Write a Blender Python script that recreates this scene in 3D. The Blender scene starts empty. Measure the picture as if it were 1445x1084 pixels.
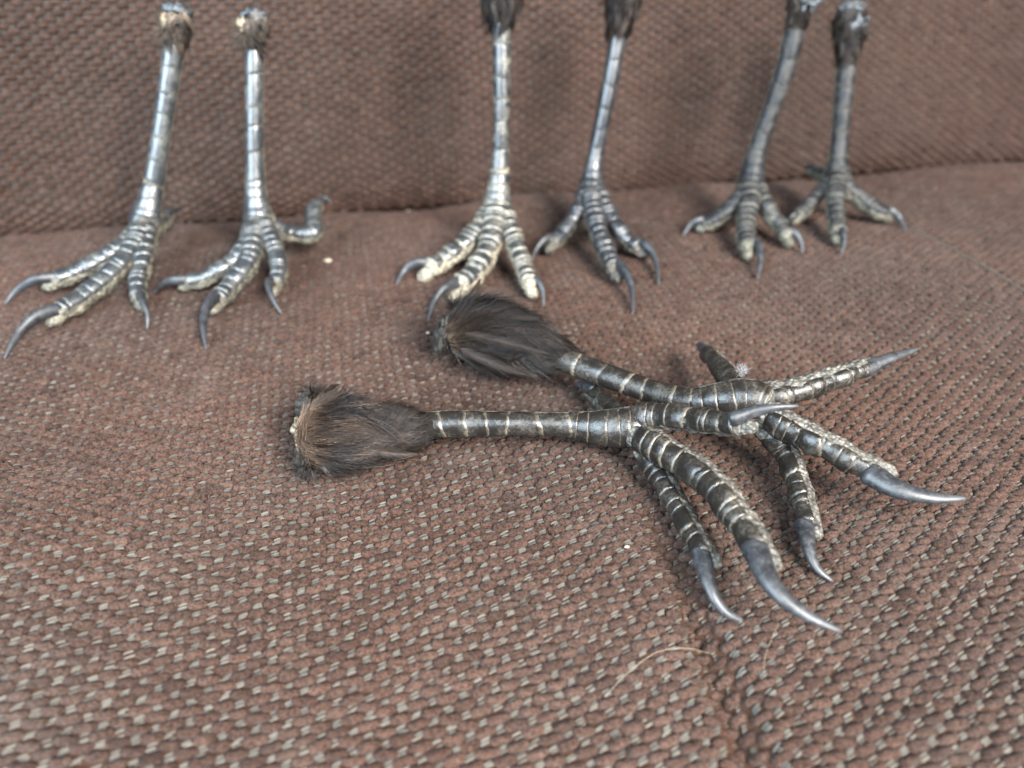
import bpy, math, random
import numpy as np
from mathutils import Vector, noise as mnoise

random.seed(7)
RNG = np.random.default_rng(7)
SC = bpy.context.scene
COL = SC.collection
CM = 0.01                                   # everything below is written in centimetres

# ------------------------------------------------------------------ camera
FPX, W0, H0 = 1040.0, 1445.0, 1084.0
PITCH = math.radians(35.0)
CAM_H = 10.8
CP, SP = math.cos(PITCH), math.sin(PITCH)
cam_d = bpy.data.cameras.new("camera")
cam = bpy.data.objects.new("camera", cam_d)
COL.objects.link(cam)
cam.location = (0, 0, CAM_H * CM)
cam.rotation_euler = (math.pi / 2 - PITCH, 0, 0)
cam_d.sensor_width = 36.0
cam_d.lens = 36.0 * FPX / W0
cam_d.clip_start = 0.01
cam_d.clip_end = 20.0
cam_d.dof.use_dof = True
cam_d.dof.focus_distance = 0.154
cam_d.dof.aperture_fstop = 10.3
SC.camera = cam

# ------------------------------------------------------------------ light
world = bpy.data.worlds.new("World")
SC.world = world
world.use_nodes = True
bg = world.node_tree.nodes["Background"]
bg.inputs[0].default_value = (0.74, 0.74, 0.76, 1)
bg.inputs[1].default_value = 0.20


def window(name, loc, target, sx, sy, watts, colour):
    d = bpy.data.lights.new(name, 'AREA')
    d.shape = 'RECTANGLE'
    d.size, d.size_y = sx, sy
    d.energy = watts
    d.color = colour
    o = bpy.data.objects.new(name, d)
    COL.objects.link(o)
    o.location = loc
    v = Vector(target) - Vector(loc)
    o.rotation_euler = v.to_track_quat('-Z', 'Y').to_euler()
    return o


window("window_light", (0.42, -0.46, 0.54), (0.0, 0.2, 0.02), 0.36, 0.50, 58.0, (1.0, 0.98, 0.95))
window("window_light_two", (-0.40, -0.29, 0.38), (0.0, 0.2, 0.02), 0.46, 0.66, 27.0, (0.68, 0.85, 1.0))

vs = SC.view_settings
vs.view_transform = 'Standard'
vs.look = 'None'
vs.exposure = 0.0
vs.gamma = 1.0

# ------------------------------------------------------------------ geometry helpers


def ray(x, y):
    u, v = (x - W0 / 2) / FPX, (H0 / 2 - y) / FPX
    return np.array([u, CP + SP * v, -SP + CP * v])


def pz(x, y, z):                            # the point seen at photo pixel (x, y) at height z
    d = ray(x, y)
    return np.array([0, 0, CAM_H]) + d * ((z - CAM_H) / d[2])


def py_(x, y, Y):                           # ... at depth Y
    d = ray(x, y)
    return np.array([0, 0, CAM_H]) + d * (Y / d[1])


def unit(v):
    v = np.asarray(v, float)
    n = np.linalg.norm(v)
    return v / n if n > 1e-9 else v


def link_mesh(name, verts, faces, mat, parent=None, attrs=None, smooth=True):
    me = bpy.data.meshes.new(name)
    v = np.asarray(verts, np.float32).reshape(-1, 3) * CM
    if isinstance(faces, np.ndarray):
        k = faces.shape[1]
        me.vertices.add(len(v))
        me.vertices.foreach_set("co", v.ravel())
        me.loops.add(faces.size)
        me.loops.foreach_set("vertex_index", faces.ravel().astype(np.int32))
        me.polygons.add(len(faces))
        me.polygons.foreach_set("loop_start", np.arange(0, faces.size, k, dtype=np.int32))
        me.update(calc_edges=True)
    else:
        me.from_pydata(v.tolist(), [], faces)
    for an, av in (attrs or {}).items():
        a = me.attributes.new(an, 'FLOAT', 'POINT')
        a.data.foreach_set("value", np.asarray(av, np.float32))
    if smooth:
        me.polygons.foreach_set("use_smooth", np.ones(len(me.polygons), dtype=bool))
    me.materials.append(mat)
    me.update()
    o = bpy.data.objects.new(name, me)
    COL.objects.link(o)
    if parent is not None:
        o.parent = parent
        c = parent
        loc = Vector((0, 0, 0))
        while c is not None:
            loc += c.location
            c = c.parent
        if loc.length > 0:
            o.location = (0, 0, 0)
            co = np.empty(len(me.vertices) * 3, np.float32)
            me.vertices.foreach_get("co", co)
            co = co.reshape(-1, 3) - np.array(loc, np.float32)
            me.vertices.foreach_set("co", co.ravel())
            me.update()
    return o


def spline(pts, n, extra=None):
    """Catmull-Rom through pts, resampled evenly; extra = per-point scalars."""
    P = np.asarray(pts, float)
    E = np.zeros((len(P), 1)) if extra is None else np.asarray(extra, float).reshape(len(P), -1)
    Q = np.hstack([P, E])
    Q = np.vstack([2 * Q[0] - Q[1], Q, 2 * Q[-1] - Q[-2]])
    out = []
    for i in range(1, len(Q) - 2):
        t = np.linspace(0, 1, 24, endpoint=False)[:, None]
        p0, p1, p2, p3 = Q[i - 1], Q[i], Q[i + 1], Q[i + 2]
        out.append(0.5 * ((2 * p1) + (-p0 + p2) * t + (2 * p0 - 5 * p1 + 4 * p2 - p3) * t ** 2
                          + (-p0 + 3 * p1 - 3 * p2 + p3) * t ** 3))
    out.append(Q[-2][None])
    D = np.vstack(out)
    L = np.concatenate([[0], np.cumsum(np.linalg.norm(np.diff(D[:, :3], axis=0), axis=1))])
    s = np.linspace(0, L[-1], n)
    R = np.stack([np.interp(s, L, D[:, k]) for k in range(D.shape[1])], 1)
    return R[:, :3], R[:, 3:], L[-1]


def frames(C, dorsal):
    T = np.gradient(C, axis=0)
    T /= np.linalg.norm(T, axis=1)[:, None]
    d = np.asarray(dorsal, float)
    if d.ndim == 1:
        d = np.repeat(d[None], len(C), 0)
    D = d - T * np.sum(T * d, 1)[:, None]
    D /= np.linalg.norm(D, axis=1)[:, None]
    S = np.cross(T, D)
    return T, D, S


def n3(p, f, off=0.0):
    return mnoise.noise(Vector((p[0] * f + off, p[1] * f - off, p[2] * f + 2 * off)))


def grid_faces(nr, ns, closed):
    f = []
    for i in range(nr - 1):
        for j in range(ns if closed else ns - 1):
            a, b = i * ns + j, i * ns + (j + 1) % ns
            f.append((a, b, b + ns, a + ns))
    return f


# ------------------------------------------------------------------ materials
def material(name):
    m = bpy.data.materials.new(name)
    m.use_nodes = True
    nt = m.node_tree
    return m, nt, nt.nodes["Principled BSDF"]


def N(nt, kind, **kw):
    n = nt.nodes.new(kind)
    for k, v in kw.items():
        if k.startswith("_"):
            n.inputs[k[1:]].default_value = v
        else:
            setattr(n, k, v)
    return n


def mix(nt, fac, a, b, blend='MIX'):
    n = nt.nodes.new("ShaderNodeMix")
    n.data_type = 'RGBA'
    n.blend_type = blend
    for sock, v in ((0, fac), (6, a), (7, b)):
        if hasattr(v, "is_linked"):
            nt.links.new(v, n.inputs[sock])
        else:
            n.inputs[sock].default_value = v if not isinstance(v, tuple) else (*v, 1)[:4]
    return n.outputs[2]


def noise(nt, scale, detail=4, rough=0.6, coord='Object', dist=0.0):
    tc = N(nt, "ShaderNodeTexCoord")
    n = N(nt, "ShaderNodeTexNoise")
    n.inputs["Scale"].default_value = scale
    n.inputs["Detail"].default_value = detail
    n.inputs["Roughness"].default_value = rough
    n.inputs["Distortion"].default_value = dist
    nt.links.new(tc.outputs[coord], n.inputs["Vector"])
    return n.outputs["Fac"]


def ramp(nt, src, lo, hi, a=0.0, b=1.0):
    n = N(nt, "ShaderNodeMapRange")
    n.inputs[1].default_value, n.inputs[2].default_value = lo, hi
    n.inputs[3].default_value, n.inputs[4].default_value = a, b
    nt.links.new(src, n.inputs[0])
    return n.outputs[0]


def attr(nt, name):
    n = N(nt, "ShaderNodeAttribute", attribute_name=name)
    return n.outputs["Fac"]


def bump(nt, b, src, strength, dist):
    n = N(nt, "ShaderNodeBump")
    n.inputs["Strength"].default_value = strength
    n.inputs["Distance"].default_value = dist
    nt.links.new(src, n.inputs["Height"])
    nt.links.new(n.outputs[0], b.inputs["Normal"])


def mat_yarn():
    m, nt, b = material("brown_chenille")
    c = mix(nt, attr(nt, "tone"), (0.036, 0.0180, 0.0120), (0.087, 0.0465, 0.0325))
    f = noise(nt, 1900, 3, 0.75)
    c = mix(nt, ramp(nt, f, 0.38, 0.62), mix(nt, 1.0, c, (0.28, 0.26, 0.25), 'MULTIPLY'), c)
    c = mix(nt, ramp(nt, noise(nt, 11, 2, 0.5), 0.40, 0.62), c, mix(nt, 1.0, c, (0.90, 1.02, 1.10), 'MULTIPLY'))  # broad cooler patches: the nap's sheen painted into the yarn colour
    dust = ramp(nt, noise(nt, 55, 4, 0.7), 0.52, 0.75)
    c = mix(nt, ramp(nt, dust, 0, 1, 0, 0.10), c, (0.15, 0.12, 0.10))
    nt.links.new(c, b.inputs["Base Color"])
    b.inputs["Roughness"].default_value = 0.85
    b.inputs["Specular IOR Level"].default_value = 0.06
    b.inputs["Sheen Weight"].default_value = 0.05
    b.inputs["Sheen Roughness"].default_value = 0.5
    b.inputs["Sheen Tint"].default_value = (0.85, 0.85, 0.9, 1)
    bump(nt, b, f, 0.9, 0.0006)
    return m


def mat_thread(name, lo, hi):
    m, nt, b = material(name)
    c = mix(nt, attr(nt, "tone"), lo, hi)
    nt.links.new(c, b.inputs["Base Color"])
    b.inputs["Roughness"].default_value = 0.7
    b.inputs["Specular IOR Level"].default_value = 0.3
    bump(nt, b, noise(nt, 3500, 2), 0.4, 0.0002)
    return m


def mat_base():
    m, nt, b = material("cloth_ground")
    c = mix(nt, noise(nt, 700, 3), (0.022, 0.012, 0.008), (0.042, 0.023, 0.016))
    nt.links.new(c, b.inputs["Base Color"])
    b.inputs["Roughness"].default_value = 0.95
    b.inputs["Specular IOR Level"].default_value = 0.0
    bump(nt, b, noise(nt, 1500, 2), 0.6, 0.0004)
    return m


def mat_scute(name, dark, pale, dust, rough, gloss=1.0):
    m, nt, b = material(name)
    big = noise(nt, 220, 5, 0.65, dist=0.4)
    fine = noise(nt, 1500, 4, 0.7)
    c = mix(nt, ramp(nt, big, 0.35, 0.65), dark, tuple(min(1, x * 1.6 + 0.003) for x in dark))
    sc = N(nt, "ShaderNodeMath", operation='MULTIPLY')
    nt.links.new(ramp(nt, big, 0.46, 0.66), sc.inputs[0])
    nt.links.new(ramp(nt, fine, 0.40, 0.62), sc.inputs[1])
    scuff = ramp(nt, sc.outputs[0], 0, 1, 0, dust)
    c = mix(nt, scuff, c, pale)
    e = N(nt, "ShaderNodeMath", operation='MULTIPLY')
    nt.links.new(attr(nt, "edge"), e.inputs[0])
    nt.links.new(ramp(nt, fine, 0.32, 0.55, 0.1, 1.0), e.inputs[1])
    c = mix(nt, e.outputs[0], c, pale)
    nt.links.new(c, b.inputs["Base Color"])
    nt.links.new(ramp(nt, sc.outputs[0], 0, 0.8, rough, min(0.8, rough + 0.35)), b.inputs["Roughness"])
    b.inputs["Specular IOR Level"].default_value = 0.35 + 0.40 * gloss
    b.inputs["Coat Weight"].default_value = 0.35 * max(0.0, gloss)
    b.inputs["Coat Roughness"].default_value = 0.16
    wr = noise(nt, 520, 5, 0.7, dist=1.2)
    add = N(nt, "ShaderNodeMath", operation='MULTIPLY_ADD')
    nt.links.new(wr, add.inputs[0])
    add.inputs[1].default_value = 2.2
    nt.links.new(fine, add.inputs[2])
    bump(nt, b, add.outputs[0], 0.26, 0.00028)
    return m


def mat_skin(name, lo, hi):
    m, nt, b = material(name)
    v = N(nt, "ShaderNodeTexVoronoi")
    v.inputs["Scale"].default_value = 1000
    tc = N(nt, "ShaderNodeTexCoord")
    nt.links.new(tc.outputs["Object"], v.inputs["Vector"])
    big = noise(nt, 350, 4, 0.7)
    c = mix(nt, ramp(nt, big, 0.35, 0.65), lo, hi)
    c = mix(nt, ramp(nt, v.outputs["Distance"], 0.3, 0.65, 0, 0.6), c, tuple(x * 0.35 for x in lo))
    nt.links.new(c, b.inputs["Base Color"])
    b.inputs["Roughness"].default_value = 0.6
    inv = N(nt, "ShaderNodeMath", operation='SUBTRACT')
    inv.inputs[0].default_value = 1.0
    nt.links.new(v.outputs["Distance"], inv.inputs[1])
    bump(nt, b, inv.outputs[0], 0.9, 0.0006)
    return m


def mat_claw(name, lo, hi):
    m, nt, b = material(name)
    c = mix(nt, attr(nt, "edge"), lo, hi)
    s = noise(nt, 900, 4, 0.7, dist=1.0)
    c = mix(nt, ramp(nt, s, 0.5, 0.75, 0, 0.5), c, tuple(min(1, x * 1.8) for x in hi))
    nt.links.new(c, b.inputs["Base Color"])
    nt.links.new(ramp(nt, s, 0.3, 0.8, 0.36, 0.60), b.inputs["Roughness"])
    b.inputs["Specular IOR Level"].default_value = 0.45
    bump(nt, b, s, 0.2, 0.0002)
    return m


def mat_feather(name, root, mid, tip):
    m, nt, b = material(name)
    t = attr(nt, "along")
    c = mix(nt, ramp(nt, t, 0.0, 0.35), root, mid)
    c = mix(nt, ramp(nt, t, 0.45, 1.0), c, tip)
    v = attr(nt, "tone")
    c = mix(nt, 1.0, c, mix(nt, v, (0.15, 0.15, 0.17), (1.55, 1.4, 1.3)), 'MULTIPLY')
    nt.links.new(c, b.inputs["Base Color"])
    b.inputs["Roughness"].default_value = 0.33
    b.inputs["Specular IOR Level"].default_value = 0.32
    return m


def mat_plain(name, lo, hi, scale, rough=0.7, bmp=0.5, dist=0.0005):
    m, nt, b = material(name)
    f = noise(nt, scale, 5, 0.7)
    nt.links.new(mix(nt, ramp(nt, f, 0.35, 0.65), lo, hi), b.inputs["Base Color"])
    b.inputs["Roughness"].default_value = rough
    bump(nt, b, f, bmp, dist)
    return m


M_YARN, M_THREAD, M_BASE = mat_yarn(), mat_thread("pale_weft", (0.028, 0.023, 0.018), (0.078, 0.067, 0.053)), mat_base()
M_THREAD_SHADED = mat_thread("shaded_weft", (0.008, 0.006, 0.005), (0.030, 0.023, 0.018))  # darker copy of the weft: shade of the back cushion's pits put into colour
M_SCUTE = {
    'near': mat_scute("scute_brown_black", (0.0075, 0.0065, 0.0055), (0.28, 0.235, 0.175), 0.13, 0.23, 0.1),
    'cream': mat_scute("scute_slate", (0.012, 0.013, 0.014), (0.36, 0.32, 0.24), 0.4, 0.30, 0.6),
    'dark': mat_scute("scute_black", (0.008, 0.009, 0.011), (0.16, 0.14, 0.11), 0.2, 0.30, 0.6),
    'scuffed': mat_scute("scute_scuffed", (0.008, 0.008, 0.009), (0.20, 0.185, 0.14), 0.20, 0.42, -0.35),
    'grey': mat_scute("scute_grey", (0.014, 0.016, 0.018), (0.27, 0.25, 0.18), 0.22, 0.30, 0.9),
}
M_SKIN = {
    'near': mat_skin("toe_skin_grey", (0.034, 0.031, 0.027), (0.15, 0.135, 0.11)),
    'cream': mat_skin("toe_skin_cream", (0.12, 0.102, 0.072), (0.33, 0.29, 0.215)),
    'dark': mat_skin("toe_skin_charcoal", (0.025, 0.023, 0.02), (0.12, 0.10, 0.075)),
    'scuffed': mat_skin("toe_skin_sallow", (0.04, 0.037, 0.028), (0.145, 0.13, 0.09)),
    'grey': mat_skin("toe_skin_olive", (0.05, 0.046, 0.036), (0.185, 0.165, 0.12)),
}
M_CLAW = mat_claw("claw_horn", (0.009, 0.0095, 0.011), (0.046, 0.047, 0.050))
M_FEATHER = {
    'brown': mat_feather("feather_brown_black", (0.40, 0.28, 0.18), (0.032, 0.0225, 0.0165), (0.0125, 0.0100, 0.0088)),
    'black': mat_feather("feather_black", (0.08, 0.06, 0.045), (0.024, 0.0175, 0.0135), (0.0105, 0.0090, 0.0082)),
    'pale': mat_feather("feather_pale_root", (0.44, 0.34, 0.25), (0.20, 0.14, 0.098), (0.06, 0.045, 0.036)),
    'tan': mat_feather("feather_tan", (0.18, 0.150, 0.115), (0.072, 0.060, 0.048), (0.03, 0.022, 0.018)),
}
M_STUMP_DARK = mat_plain("dried_flesh", (0.006, 0.006, 0.006), (0.05, 0.045, 0.04), 600, 0.45, 1.0, 0.001)
M_CORE = mat_plain("dark_under_down", (0.006, 0.005, 0.0045), (0.016, 0.013, 0.011), 900, 0.9, 0.8)
M_BONE = mat_plain("bone", (0.12, 0.09, 0.055), (0.28, 0.235, 0.165), 500, 0.5, 0.6)
M_STUMP_BLUE = mat_plain("dried_sinew", (0.010, 0.012, 0.014), (0.095, 0.108, 0.115), 420, 0.35, 0.9, 0.001)
for m_, lv in ((M_CORE, 0.0), (M_STUMP_DARK, 0.12), (M_BONE, 0.25)):
    m_.node_tree.nodes["Principled BSDF"].inputs["Specular IOR Level"].default_value = lv
M_HAIR = mat_plain("stray_hair", (0.26, 0.20, 0.13), (0.36, 0.30, 0.21), 300, 0.4, 0.1)
M_LINT = mat_plain("lint", (0.22, 0.17, 0.12), (0.30, 0.25, 0.19), 900, 0.7, 0.4)
M_FUZZ = mat_feather("lint_fibre", (0.14, 0.085, 0.06), (0.14, 0.085, 0.06), (0.20, 0.14, 0.11))
M_DOWN = mat_feather("white_down", (0.20, 0.22, 0.24), (0.20, 0.22, 0.24), (0.24, 0.26, 0.28))

# ------------------------------------------------------------------ the sofa
YAW = math.radians(11.8)
CA, SA = math.cos(YAW), math.sin(YAW)
CREASE = 29.5                               # where the seat meets the back cushion, on the camera's axis


def to_sofa(X, Y):                          # a along the sofa, b from the crease towards the front (negative)
    Yr = Y - CREASE
    return X * CA + Yr * SA, -X * SA + Yr * CA


RIDGE = np.array([pz(838, 615, 0), pz(872, 668, 0), pz(915, 740, 0), pz(962, 830, 0), pz(1005, 920, 0), pz(1050, 1020, 0), pz(1110, 1160, 0)])[:, :2]
SEAM = np.array([pz(1170, 262, 0), pz(1280, 322, 0), pz(1365, 366, 0), pz(1460, 420, 0), pz(1700, 560, 0)])[:, :2]


def poly_dist(X, Y, line):
    best = np.full(np.shape(X), 1e9)
    sgn = np.zeros(np.shape(X))
    for p, q in zip(line[:-1], line[1:]):
        d = q - p
        L2 = d @ d
        t = np.clip(((X - p[0]) * d[0] + (Y - p[1]) * d[1]) / L2, 0, 1)
        ex, ey = X - p[0] - t * d[0], Y - p[1] - t * d[1]
        r = np.hypot(ex, ey)
        s = np.sign(d[0] * ey - d[1] * ex)
        sgn = np.where(r < best, s, sgn)
        best = np.minimum(best, r)
    return best, sgn


def seat_h(X, Y):
    a, b = to_sofa(X, Y)
    h = 0.10 * np.sin(a * 0.33 + 0.6) * np.cos(b * 0.27) + 0.06 * np.sin(a * 0.7 - b * 0.5 + 1.0)
    h = h - 0.8 * np.exp(np.minimum(b, 0.6) / 0.75)
    h = h + 0.11 * np.sin(a * 0.9 + 2.0 + 0.6 * b) * np.exp(-np.abs(b + 2.0) / 2.0)
    d, s = poly_dist(X, Y, RIDGE)
    fade = np.clip((d * 0 + 14.5 - Y) / 2.0, 0, 1)
    h = h + fade * np.where(s > 0, 0.30 * np.exp(-d / 1.0), 0.30 * np.exp(-d / 2.2))
    h = h - (0.14 + 0.30 * np.clip((11.0 - Y) / 3.0, 0, 1)) * fade * np.exp(-(d / 0.34) ** 2)
    d, s = poly_dist(X, Y, SEAM)
    h = h - 0.16 * np.exp(-(d / 0.22) ** 2) + np.where(s > 0, -0.10 * (1 - np.exp(-d / 0.5)), 0)
    h = h - 0.024 * np.maximum(0, 11.0 - Y) ** 2
    h = h + 0.0045 * np.minimum((X - 1.0) ** 2, 200) * np.clip((13.5 - Y) / 4.0, 0, 1)
    return h


def seat_surf(a, b):
    X = a * CA - b * SA
    Y = a * SA + b * CA + CREASE
    return np.stack([X, Y, seat_h(X, Y)], -1)


BACK_S = np.array([-1.2, 0.0, 0.8, 2.0, 4.0, 7.0, 11.0, 16.0, 24.0])
BACK_D = np.array([0.75, 0.10, -0.12, -0.05, 0.35, 1.15, 2.4, 4.2, 7.4])
BACK_Z = np.array([-1.1, -0.25, 0.45, 1.65, 3.6, 6.5, 10.3, 15.0, 22.4])


def back_surf(a, s):                         # s runs up the back cushion
    def cr(tab):
        f = np.interp(s, BACK_S, tab)
        f2 = (np.interp(s - 0.5, BACK_S, tab) + np.interp(s + 0.5, BACK_S, tab)) / 2
        return (f + f2) / 2
    d, z = cr(BACK_D), cr(BACK_Z)
    d = d + (0.22 * np.sin(a * 0.31 + s * 0.22 + 0.4) + 0.13 * np.sin(a * 0.62 - s * 0.45)) * np.clip(s / 3, 0, 1)
    b = d
    X = a * CA - b * SA
    Y = a * SA + b * CA + CREASE
    return np.stack([X, Y, z + 0 * a], -1)


def project(P):
    q = P - np.array([0, 0, CAM_H])
    fwd = q[..., 1] * CP - q[..., 2] * SP
    up = q[..., 1] * SP + q[..., 2] * CP
    return q[..., 0] / fwd * FPX + W0 / 2, H0 / 2 - up / fwd * FPX, fwd


sofa = bpy.data.objects.new("sofa", None)
COL.objects.link(sofa)
sofa["label"] = "brown chenille sofa whose seat and back cushion carry all the bird feet"
sofa["category"] = "sofa"


def sheet(name, surf, a0, a1, s0, s1, step):
    na, ns = int((a1 - a0) / step) + 1, int((s1 - s0) / step) + 1
    A, S = np.meshgrid(np.linspace(a0, a1, na), np.linspace(s0, s1, ns))
    P = surf(A, S).reshape(-1, 3)
    i = np.arange(ns - 1)[:, None] * na + np.arange(na - 1)[None]
    f = np.stack([i, i + 1, i + 1 + na, i + na], -1).reshape(-1, 4)
    return link_mesh(name, P, f, M_BASE, sofa)


seat = sheet("seat_cushion", seat_surf, -36, 42, -30, 0.7, 0.3)
backc = sheet("back_cushion", back_surf, -46, 52, -1.2, 20, 0.4)

PERIOD, ROWS = 0.515, 0.155


def weave(surf, a0, a1, s0, s1, parent, ribs, margin, up=1.0, weft=None, k=1.0, gap=1.0):
    PER, ROW = PERIOD * k, ROWS * k
    rows = np.arange(s0, s1, ROW)
    cols = np.arange(a0, a1, PER)
    A, S = np.meshgrid(cols, rows)
    A = A + (np.arange(len(rows)) % 2)[:, None] * (PER / 2) + 0.03 * np.sin(S * 1.7)
    A = A + RNG.normal(0, 0.011, A.shape)
    S = S + RNG.normal(0, 0.010, A.shape)
    A, S = A.ravel(), S.ravel()
    P0 = surf(A, S)
    x, y, fw = project(P0)
    ok = (x > -margin * W0) & (x < (1 + margin) * W0) & (y > -margin * H0) & (y < (1 + margin) * H0) & (fw > 2)
    A, S, P0 = A[ok], S[ok], P0[ok]
    e = 0.05
    ta = surf(A + e, S) - surf(A - e, S)
    ts = surf(A, S + e) - surf(A, S - e)
    ta /= np.linalg.norm(ta, axis=1)[:, None]
    n = np.cross(ta, ts)
    n /= np.linalg.norm(n, axis=1)[:, None]
    n *= up
    ts = np.cross(n, ta) * up
    K = len(A)
    # puffy float of chenille yarn
    nu, nv = (8 if ribs == 3 else 6), 6
    u = np.linspace(-1, 1, nu)
    v = np.linspace(math.radians(-25), math.radians(205), nv)
    U, V = np.meshgrid(u, v, indexing='ij')
    w = np.sqrt(np.maximum(0, 1 - np.abs(U) ** 4.5))
    Lh = k * gap * 0.207 * (1 + RNG.normal(0, 0.07, K))[:, None, None]
    Wd = k * 0.089 * (1 + RNG.normal(0, 0.08, K))[:, None, None]
    Hh = k * 0.118 * (1 + RNG.normal(0, 0.14, K))[:, None, None]
    ang = RNG.normal(0, 0.10, K)[:, None, None]
    lx = Lh * U[None]
    twist = 1 + 0.13 * np.cos(2 * math.pi * (1.15 * U[None] + V[None] / 5.0 + RNG.uniform(0, 1, K)[:, None, None]))
    ly = Wd * (0.25 + 0.75 * w) * np.cos(V)[None] * (1 + RNG.normal(0, 0.10, (K, nu, nv)))
    lz = Hh * w * np.sin(V)[None] * twist * (1 + RNG.normal(0, 0.15, (K, nu, nv))) - 0.012
    lz = lz + 0.02 * U[None] * RNG.normal(0, 0.6, K)[:, None, None]
    rx = lx * np.cos(ang) - ly * np.sin(ang)
    ry = lx * np.sin(ang) + ly * np.cos(ang)
    V3 = (P0[:, None, None, :] + rx[..., None] * ta[:, None, None, :] + ry[..., None] * ts[:, None, None, :]
          + lz[..., None] * n[:, None, None, :])
    i = np.arange(nu - 1)[:, None] * nv + np.arange(nv - 1)[None]
    f = np.stack([i, i + nv, i + nv + 1, i + 1], -1).reshape(-1, 4)
    F = (f[None] + (np.arange(K) * nu * nv)[:, None, None]).reshape(-1, 4)
    tone = np.clip(0.5 + RNG.normal(0, 0.15, K) + 0.22 * np.sin(A * 0.45) * np.sin(S * 0.31), 0, 1)
    o = link_mesh("chenille_yarn", V3.reshape(-1, 3), F, M_YARN, parent, {"tone": np.repeat(tone, nu * nv)})
    o["kind"] = "stuff"
    # flat pale weft threads lying in the gap after each float
    verts, faces, tn = [], [], []
    nx, ny = 3, 3
    uu = np.linspace(-1, 1, nx)
    prof = np.array([[-1, -0.2], [0, 1], [1, -0.2]])
    base = 0
    G = surf(A + PER / 2, S)
    for r in range(ribs):
        oy = (r - (ribs - 1) / 2) * (0.125 / ribs)
        jig = RNG.normal(0, 0.012, (K, 1, 1))
        lx = 0.076 * uu[None, :, None] + RNG.normal(0, 0.02, (K, 1, 1)) + 0 * prof[None, None, :, 0]
        ly = oy + jig + (0.125 / ribs * 0.52) * prof[None, None, :, 0] + 0.02 * uu[None, :, None]
        lz = 0.004 + (0.026 * prof[None, None, :, 1]) * np.ones((K, nx, 1)) + 0.016 * (1 - uu ** 2)[None, :, None] + RNG.normal(0, 0.006, (K, 1, 1))
        Vt = G[:, None, None, :] + lx[..., None] * ta[:, None, None, :] + (ly + 0 * lx)[..., None] * ts[:, None, None, :] + lz[..., None] * n[:, None, None, :]
        i = np.arange(nx - 1)[:, None] * ny + np.arange(ny - 1)[None]
        f = np.stack([i, i + ny, i + ny + 1, i + 1], -1).reshape(-1, 4)
        faces.append((f[None] + (np.arange(K) * nx * ny)[:, None, None]).reshape(-1, 4) + base)
        verts.append(Vt.reshape(-1, 3))
        tn.append(np.repeat(np.clip(0.5 + RNG.normal(0, 0.25, K), 0, 1), nx * ny))
        base += K * nx * ny
    o = link_mesh("weft_thread", np.vstack(verts), np.vstack(faces), weft or M_THREAD, parent, {"tone": np.concatenate(tn)})
    o["kind"] = "stuff"
    return K


k1 = weave(seat_surf, -35, 41, -29, 0.2, seat, 3, 0.21)
k2 = weave(back_surf, -45, 51, -0.3, 17, backc, 2, 0.20, 1.0, M_THREAD_SHADED, 1.14, 0.84)
print("floats", k1, k2)


def fuzz(n_f):
    a = RNG.uniform(-16, 18, n_f)
    b = RNG.uniform(-22, -3, n_f)
    P = seat_surf(a, b)
    P[:, 2] += 0.06
    x, y, fw = project(P)
    ok = (x > -100) & (x < W0 + 100) & (y > 200) & (y < H0 + 150)
    P = P[ok]
    K = len(P)
    d = RNG.normal(0, 1, (K, 3))
    d[:, 2] = np.abs(d[:, 2]) * 0.35
    d /= np.linalg.norm(d, axis=1)[:, None]
    nn = np.cross(d, RNG.normal(0, 1, (K, 3)))
    nn /= np.linalg.norm(nn, axis=1)[:, None]
    v, f, tn, al = strands(P, d, nn, RNG.uniform(0.05, 0.20, K), 0.0022, RNG.normal(0, 0.6, K), RNG.normal(0, 0.6, K), 3, np.clip(RNG.normal(0.5, 0.3, K), 0, 1), RNG)
    o = link_mesh("lint_fuzz", v, f, M_FUZZ, seat, {"tone": tn, "along": al})
    o["kind"] = "stuff"


def tube_mesh(pts, rad, sides, n, dorsal=(0, 0, 1), flat=1.0):
    C, R, L = spline(pts, n, rad)
    T, D, S = frames(C, dorsal)
    th = np.linspace(0, 2 * math.pi, sides, endpoint=False)
    V = C[:, None] + R[:, :1, None] * (np.cos(th)[None, :, None] * D[:, None] * flat + np.sin(th)[None, :, None] * S[:, None])
    return V.reshape(-1, 3), grid_faces(n, sides, True)


seam_pts = []
for p in SEAM[:4]:
    seam_pts.append((p[0], p[1], seat_h(np.array(p[0]), np.array(p[1])) + 0.13))
v, f = tube_mesh(seam_pts, [0.05] * 4, 8, 60)
link_mesh("seam", v, f, M_THREAD, seat, {"tone": np.full(len(v), 0.5)})

# ------------------------------------------------------------------ bird feet


def ventral_tube(pts, rad, dorsal, n, sides, amp, pads, seed):
    """A toe or shank skin: round above, lumpy and papillate below."""
    C, R, L = spline(pts, n, rad)
    T, D, S = frames(C, dorsal)
    th = np.linspace(0, 2 * math.pi, sides, endpoint=False)
    V = np.empty((n, sides, 3))
    for i in range(n):
        s = i / (n - 1)
        for j in range(sides):
            cv = math.cos(th[j])
            r = R[i, 0]
            low = max(0.0, -cv)
            if pads:
                r *= 1 + low * (0.05 + 0.22 * abs(math.sin(math.pi * pads * s)))
            dirv = cv * D[i] + math.sin(th[j]) * S[i]
            p = C[i] + r * dirv
            r += amp * R[i, 0] * (0.25 + 0.75 * (1 - max(0, cv))) * (n3(p, 7, seed) + 0.7 * n3(p, 16, seed))
            if i == 0:
                r *= 0.55
            if i == n - 1:
                r *= 0.35
            V[i, j] = C[i] + r * dirv
    faces = grid_faces(n, sides, True)
    faces.append(tuple(range(sides - 1, -1, -1)))
    faces.append(tuple((n - 1) * sides + j for j in range(sides)))
    return V.reshape(-1, 3), faces, L


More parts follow.
